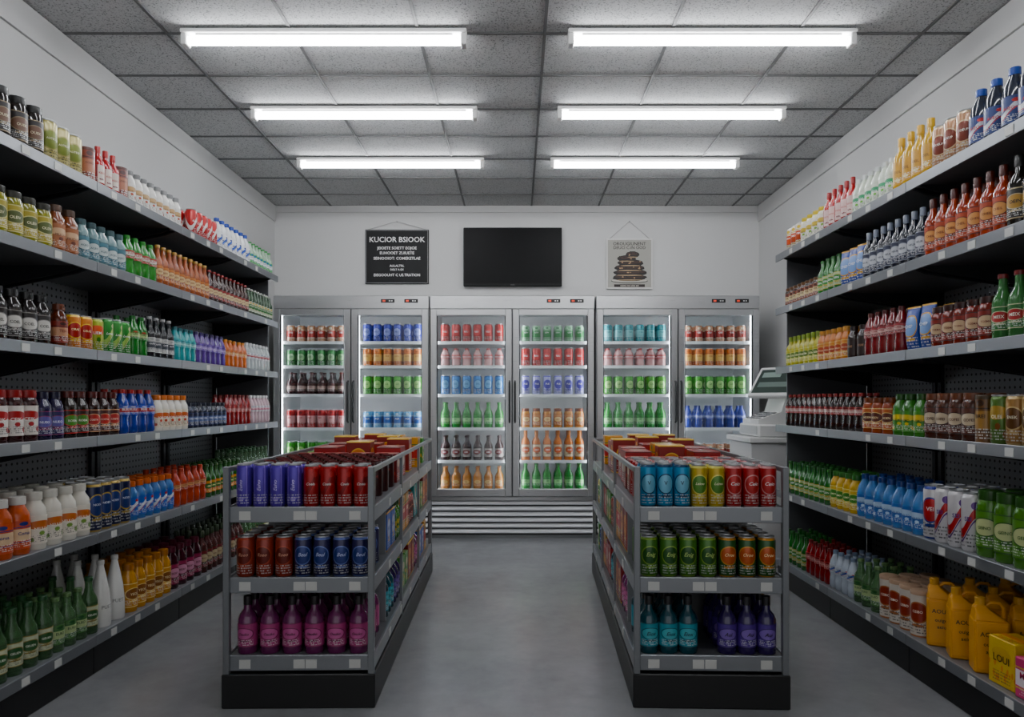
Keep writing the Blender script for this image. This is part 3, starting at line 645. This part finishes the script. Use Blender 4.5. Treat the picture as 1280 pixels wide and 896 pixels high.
def fridge(x0,x1,rowsA,rowsB):
    w=x1-x0; root=empty('display_fridge','stainless double door glass fridge full of drinks','fridge',(x0,FY,0),group='display fridges along the back wall')
    t=.035
    g=Geo().box(0,t,0,FD,.0,2.13,steel).box(w-t,w,0,FD,0,2.13,steel).box(t,w-t,0,FD,2.03,2.13,steel).box(t,w-t,0,FD,0,.36,steel2).box(t,w-t,FD-.03,FD,.36,2.03,steel)
    obj('cabinet',g,root)
    g=Geo().box(t,w-t,FD-.035,FD-.0305,.3605,2.0295,liner).box(t+.0005,t+.004,.01,FD-.036,.3605,2.0295,liner).box(w-t-.004,w-t-.0005,.01,FD-.036,.3605,2.0295,liner)
    g.box(t,w-t,.01,FD-.036,2.02,2.0295,liner).box(t,w-t,.01,FD-.036,.3605,.366,liner)
    obj('liner',g,root)
    mid=w/2
    obj('mullion',Geo().box(mid-.03,mid+.03,.0,.04,.361,2.02,steel2),root)
    hd=obj('header',Geo().box(0,w,-.035,-.001,2.015,2.13,steel,.004),root)
    for dx in (w-.36,w-.155):
        obj('temperature_display',Geo().box(dx-.06,dx+.06,-.039,-.0352,2.068,2.1,blackm,.002).box(dx-.045,dx-.02,-.0395,-.039,2.077,2.091,mat('#d83a20',.5,emit=.6)).box(dx+.01,dx+.022,-.0395,-.039,2.079,2.089,mat('#c8c8c8',.5)).box(dx+.03,dx+.042,-.0395,-.039,2.079,2.089,mat('#c8c8c8',.5)),hd)
    gr=Geo().box(0,w,-.02,-.001,0.0,.03,steel2)
    gr.box(0,w,-.006,-.001,.03,.345,blackm)
    for i in range(6):
        z=.045+i*.05
        gr.prism([(-.026,z),(-.026,z+.012),(-.0065,z+.036),(-.0065,z+.024)],'x',.012,w-.012,mat('#c2c4c7',.35,.2))
    gr.box(0,w,-.03,-.0065,.332,.366,steel,.003)
    obj('grille',gr,root)
    for di,(a,b) in enumerate(((.004,mid-.004),(mid+.004,w-.004))):
        f=.055
        d=Geo().box(a,a+f,-.045,-.003,.37,2.012,steel,.004).box(b-f,b,-.045,-.003,.37,2.012,steel,.004).box(a+f,b-f,-.045,-.003,1.957,2.012,steel,.004).box(a+f,b-f,-.045,-.003,.37,.435,steel,.004)
        d.box(a+f,a+f+.008,-.03,-.01,.435,1.957,rub).box(b-f-.008,b-f,-.03,-.01,.435,1.957,rub)
        door=obj('door',d,root)
        obj('glass_pane',Geo().box(a+f+.008,b-f-.008,-.022,-.018,.435,1.957,glass),door)
        hx=(b-.02) if di==0 else (a+.02)
        h=Geo().sweep([(hx,-.0455,1.02),(hx,-.075,1.03),(hx,-.08,1.06),(hx,-.08,1.34),(hx,-.075,1.37),(hx,-.0455,1.38)],.008,rub)
        obj('handle',h,door,smooth=True)
        for ex in (a+.045,b-.045):
            obj('light_strip',Geo().box(ex-.009,ex+.009,.041,.05,.42,1.98,ledm),root)
        ia=(t+.006 if di==0 else mid+.006); ib=(mid-.006 if di==0 else w-t-.006)
        for z in FZ:
            s_=Geo().box(ia,ib,.06,FD-.06,z-.012,z,liner)
            s_.box(ia,ib,.056,.0598,z-.02,z+.006,mat('#dfe2e5',.35,.1))
            obj('shelf',s_,root)
        rows=rowsA if di==0 else rowsB
        for z,key in zip(FZ,rows):
            n=6; u0=a+f+.012; u1=b-f-.012; sp=(u1-u0)/n
            for rr in range(2):
                for j in range(n):
                    put(key,x0+u0+(j+.5)*sp,FY+.105+rr*.1,z+.0005,0,'in a fridge',simple=True)
fridge(-2.137,-.772,['ftan','fgreen','fdark','fred','flime','fdbot'],['fblue','forange','flime','fsky','fgreen','forange'])
fridge(-.762,.682,['fredc','fredw','fskycan','fgbot','fdbot','fobot'],['fgw','fredc','fpurple','fojar','fowbot','fgbot'])
fridge(.698,2.13,['fteal','fredw','flime','fgbot','fskycan','fobot'],['ftan','forange','flime','fbluebot','ftan','fred'])

# ---------------- gondolas ----------------
gfr=mat('#7c7f82',.34,.55); gsh=mat('#65676a',.4,.4); gdiv=mat('#85878a',.45,.2)
GZ=[.2,.505,.782]
def gondola(s,x0,w,ang,top,mid,bot,side):
    org=Vector((x0,2.82,0)); root=empty('gondola_shelf','grey metal three tier aisle gondola with black base','gondola shelf',org,ang,group='aisle gondolas')
    Lg=2.27
    def bx(g,a0,a1,y0,y1,z0,z1,m,c=0): x_0,x_1=sorted((s*a0,s*a1)); return g.box(x_0,x_1,y0,y1,z0,z1,m,c)
    obj('base',bx(Geo(),-.004,w+.006,0,Lg,0,.134,blackm,.004),root)
    for z in GZ:
        sh=obj('shelf',bx(Geo(),.014,w-.014,.026,Lg-.014,z-.02,z,gsh),root)
        r=Geo(); bx(r,.004,w-.004,.012,.0255,z-.056,z+.005,lipm,.002)
        obj('price_rail',r,sh)
        r=Geo(); bx(r,.002,.0135,.03,Lg-.03,z-.056,z+.005,lipm,.002); obj('price_rail',r,sh)
        r=Geo(); bx(r,w-.0135,w-.002,.03,Lg-.03,z-.056,z+.005,lipm,.002); obj('price_rail',r,sh)
        for t in (.13,.42,.5,.86):
            obj('price_tag',bx(Geo(),w*t-.022,w*t+.022,.0095,.0119,z-.046,z-.012,tagm),sh)
        for t in (.4,.75,1.1,1.5,1.9):
            obj('price_tag',bx(Geo(),-.0005,.0018,t-.025,t+.025,z-.046,z-.012,tagm),sh)
    for a in (0,w-.024):
        for y in (.0,Lg-.025):
            obj('post',bx(Geo(),a,a+.024,y,y+.025,.134,.945,gfr,.002),root)
    for y in (.78,1.5):
        obj('post',bx(Geo(),-.001,.012,y,y+.02,.134,.93,gfr,.001),root)
    for a in (0,w-.014):
        obj('guard_rail',bx(Geo(),a,a+.014,.025,Lg-.025,.922,.942,gfr,.002),root)
    obj('guard_rail',bx(Geo(),.024,w-.024,Lg-.016,Lg-.002,.922,.942,gfr,.002),root)
    obj('divider_panel',bx(Geo(),.03,w-.03,.46,.472,.2,.76,gdiv),root)
    obj('divider_panel',bx(Geo(),w/2-.006,w/2+.006,.474,Lg-.03,.2,.76,gdiv),root)
    M=Matrix.Rotation(ang,3,'Z')
    def P(key,a,y,z,rot,simple,where='on a gondola'):
        v=org+M@Vector((s*a,y,0)); put(key,v.x,v.y,z+.0008,rot+ang,where,simple)
    def front(z,cols,rows,y0=.035):
        n=len(cols); us=w-.056; sp=us/n
        for j,kk in enumerate(cols):
            if kk is None: continue
            a=(.028+(j+.5)*sp)
            if s<0: a=w-a
            r=KC[kk].r
            for q in range(rows): P(kk,a,y0+r+q*(2*r+.006),z,0,q>1)
    front(GZ[2],top,2); front(GZ[1],mid,4); front(GZ[0],bot,4)
    ph=math.radians(60)*(1 if s<0 else -1)
    for zi,seq in side.items():
        y=.5; i=0
        while y<Lg-.16:
            kk=seq[i%len(seq)]; k=KC[kk]; m_=3 if k.cat!='box' else 2
            for _ in range(m_):
                if y+2*k.d>Lg-.03: break
                isb=k.cat=='box'
                hw=k.d if not isb else k.r[1]/2
                rr=ph if not isb else math.radians(90)*(1 if s<0 else -1)
                P(kk,.03+hw,y+k.d,GZ[zi],rr,False)
                if not isb: P(kk,.03+hw*3+.006,y+k.d,GZ[zi],rr,True)
                y+=2*k.d+(.006 if not isb else .012)
            i+=1
    return P,w,Lg
P,w,Lg=gondola(-1,-.56,.588,math.radians(1.0),
  ['gpurple']*4+['redcanb']*4,['gred2']*3+['gblue2']*4,['gpink']*6,
  {0:['gteal','gviolet','greenpack','orpack','gpink','bluepack','yelpack','redpack'],1:['bluepack','greenyel','yelpack','gred2','tealpack','greenpack','orpack','gblue2']})
us=w-.056
for q in range(8):
    nn=8-(q%2)
    for j in range(nn): P('gdark',.028+(j+.5+(q%2)*.5)*us/8,.215+q*.083,GZ[2],0,True)
for j in range(4): P('lowpack',.1+j*.133,.93,GZ[2],0,False)
for j,kk in enumerate(('redpack','orpack','redpack')): P(kk,.12+j*.17,1.2,GZ[2],0,False)
for j,kk in enumerate(('orpack','redpack','redpack')): P(kk,.12+j*.17,1.52,GZ[2],0,False)
for j,kk in enumerate(('yelpack','orpack','redpack','orpack')): P(kk,.1+j*.135,1.83,GZ[2],0,False)
for j,kk in enumerate(('greenpack','yelpack','orpack','redpack')): P(kk,.1+j*.135,2.12,GZ[2],0,False)
P,w,Lg=gondola(1,.46,.60,math.radians(-1.9),
  ['gcyan']*3+['gyellow']*2+['gredr']*3,['ggreen']*4+['gororg']*3,['gteal']*3+[None]+['gviolet']*3,
  {0:['gpink','orpack','gteal','redpack','yelpack','gblue2','greenpack'],1:['orpack','yelpack','gred2','greenpack','redpack','tealpack','gyellow']})
us=w-.056
for q in range(3):
    for j in range(7):
        P('gredr' if j not in(4,5) else ('gblue2' if q<2 else 'gredr'),.028+(j+.5)*us/7,.24+q*.09,GZ[2],0,True)
for q in range(2):
    for j in range(4): P('lowpack',.1+j*.133,.53+q*.14,GZ[2],0,False)
for q,(ks) in enumerate((('redpack','orpack','redpack'),('redpack','yelpack','redpack'),('orpack','redpack','orpack'),('redpack','orpack','redpack'),('yelpack','orpack','orpack'))):
    for j,kk in enumerate(ks): P(kk,.12+j*.17+(q%2)*.015,.86+q*.295,GZ[2],0,q>3)

# ---------------- counter and register ----------------
cw=mat('#b9b9b8',.45)
ct=empty('checkout_counter','white checkout counter beside the shelving','counter',(1.68,5.2,0))
obj('body',Geo().box(.02,.66,.02,.55,0.0,.9,cw,.004),ct)
obj('worktop',Geo().box(0,.68,0,.57,.9,.94,mat('#c8c8c6',.35),.006),ct)
pw=mat('#d0d0ce',.35,0,.2)
ps=empty('cash_register','white cash register with tilted screen and keypad','cash register',(1.96,5.45,.941))
ps.scale=(1.2,1.2,1.15)
obj('cash_drawer',Geo().box(-.17,.2,-.19,.19,0,.08,pw,.008).box(-.175,-.169,-.16,.16,.015,.07,mat('#a5a6a6',.4)),ps)
obj('housing',Geo().prism([(-.16,.08),(.16,.08),(.18,.24),(.02,.29),(-.02,.16),(-.16,.11)],'y',-.15,.15,pw),ps)
sc=bpy.data.objects.new('screen',Geo().box(-.17,.17,-.018,.018,-.12,.12,pw,.006).mesh('screen')); COL.objects.link(sc); sc.parent=ps
sc.location=(-.0,-.03,.35); sc.rotation_euler=(math.radians(-36),0,math.radians(-58))
obj('display',Geo().box(-.145,.145,-.0205,-.0185,-.095,.095,mat('#39443f',.12,emit=.05)).box(-.12,.02,-.0212,-.0207,.03,.07,mat('#7d8f86',.3)).box(-.12,.1,-.0212,-.0207,-.05,-.01,mat('#5f6f68',.3)),sc)
kg=Geo()
for i in range(4):
    for j in range(6):
        x=-.148+i*.03; y=-.125+j*.042; z=.112+i*.011
        kg.box(x,x+.022,y,y+.032,z,z+.012,mat('#6f7172',.45) if (i+j)%4 else mat('#8a8c8d',.45),.002)
obj('keypad',kg,ps)

# ---------------- wall pieces ----------------
blk=mat('#1d1d1e',.55,spec=.2); cream=mat('#d2d1ce',.6); ywall=YB-.001
def cord(parent,w,h,rise,m):
    obj('cord',Geo().sweep([(-w/2+.03,-.012,h),(0,-.012,h+rise),(w/2-.03,-.012,h)],.003,m,6),parent)
    obj('nail',Geo().sweep([(0,.01,h+rise),(0,-.02,h+rise)],.006,m,8),parent)
sg=empty('hanging_sign','black sign with white lettering hung on the wall','sign',(-1.17,ywall-.011,2.35))
obj('board',Geo().box(-.31,.31,-.01,.01,0,.53,blk,.003),sg)
fr=Geo()
for a in ((-.303,.303,.52,.524),(-.303,.303,.006,.01),(-.303,-.299,.006,.524),(.299,.303,.006,.524)): fr.box(a[0],a[1],-.0125,-.0102,a[2],a[3],mat('#8a8a8a',.5))
obj('border',fr,sg)
wt=mat('#eeeeec',.6)
for txt,z,sz in (('KUCIOR BSIOOK',.43,.09),('JEIOETE SOIETT EOJOE',.348,.038),('EUHOOET ZUIUETE',.3,.038),('SEINOOIOT: COMEKETLAE',.248,.038),('AULALTRL',.175,.03),('DEILT A EX',.138,.026),('EIEGOOUHT C US.TRATION',.085,.036)):
    obj('lettering',Geo().text(txt,sz,wt,z,y=-.0115,maxw=.54),sg)
cord(sg,.62,.53,.08,mat('#a0a09e',.6))
tv=empty('television','black flat screen television mounted on the wall','television',(-.04,YB-.0497,2.32))
obj('housing',Geo().box(-.478,.478,-.02,.02,0,.57,mat('#0b0b0c',.5,spec=.2),.006),tv)
obj('wall_bracket',Geo().box(-.2,.2,.02,.0495,.12,.42,blk),tv)
obj('screen',Geo().box(-.466,.466,-.0225,-.0202,.025,.558,mat('#040405',.4,spec=.1)),tv)
obj('lettering',Geo().text('SOEIC',.016,mat('#777777',.5),.012,y=-.0212),tv)
po=empty('hanging_poster','framed beige poster of stacked chocolate cookies','poster',(1.1,ywall-.011,2.3))
obj('backing',Geo().box(-.222,.222,-.008,.01,0,.49,mat('#9c9a92',.6)),po)
fr=Geo()
for a in ((-.225,.225,.478,.492),(-.225,.225,0,.014),(-.225,-.212,.014,.478),(.212,.225,.014,.478)): fr.box(a[0],a[1],-.014,-.0085,a[2],a[3],cream)
obj('frame',fr,po)
dk=mat('#221815',.6)
pl=Geo().text('OROUGIUNENT',.046,dk,.44,y=-.0095,maxw=.32).text('DEUCI C-IN OOD',.04,dk,.402,y=-.0095,maxw=.32)
pl.box(-.15,.15,-.0092,-.0081,.02,.046,dk).text('ouieto noe uitca eoi',.022,mat('#cfcabc',.6),.033,y=-.0099,maxw=.26)
obj('lettering',pl,po)
g=Geo(); rnd=random.Random(3)
def blob(cx,cz,a,b,m,n=26,jag=.0):
    y=-.0086-len(g.f)*.00003
    pts=[]
    for i in range(n):
        t=2*math.pi*i/n; q=1+rnd.uniform(-jag,jag)
        pts.append((cx+a*q*math.cos(t),y,cz+b*q*math.sin(t)))
    g.poly(pts,m)
d1=mat('#140d0b',.6); d2=mat('#38241a',.6); d3=mat('#a88e6c',.6); d4=mat('#a48260',.6); d5=mat('#55534e',.6)
blob(0,.078,.18,.024,d5); blob(0,.083,.172,.018,mat('#b8b4aa',.6))
for cx,cz,a,b in ((0,.112,.165,.036),(.005,.158,.16,.038),(0,.205,.145,.04),(.01,.252,.125,.038),(-.03,.296,.09,.034),(.03,.335,.065,.034)):
    blob(cx,cz,a,b,d1,jag=.05); blob(cx,cz+.01,a*.9,b*.45,d2,jag=.08); blob(cx,cz-.024,a*.8,b*.13,d3,jag=.15)
    for _ in range(6): blob(cx+rnd.uniform(-.8,.8)*a,cz+rnd.uniform(-.2,.6)*b,rnd.uniform(.006,.012),rnd.uniform(.004,.008),rnd.choice((d1,d4,d4)),8,.2)
obj('cookie_picture',g,po)
cord(po,.45,.49,.17,mat('#9a9a98',.6))

# ---------------- world, camera ----------------
w_=bpy.data.worlds.new('World'); bpy.context.scene.world=w_; w_.use_nodes=True
w_.node_tree.nodes['Background'].inputs[0].default_value=(.94,.95,.97,1); w_.node_tree.nodes['Background'].inputs[1].default_value=.72
cam=bpy.data.cameras.new('Camera'); co=bpy.data.objects.new('Camera',cam); COL.objects.link(co)
co.location=(0,0,EYE); co.rotation_euler=(math.radians(90),0,0)
cam.sensor_width=36; cam.lens=36*F/1280; cam.shift_x=-(CX-640)/1280; cam.shift_y=(CY-448)/1280
cam.clip_start=.05
bpy.context.scene.camera=co
print('ITEMS',NOBJ[0],'TOTAL',len(bpy.data.objects))
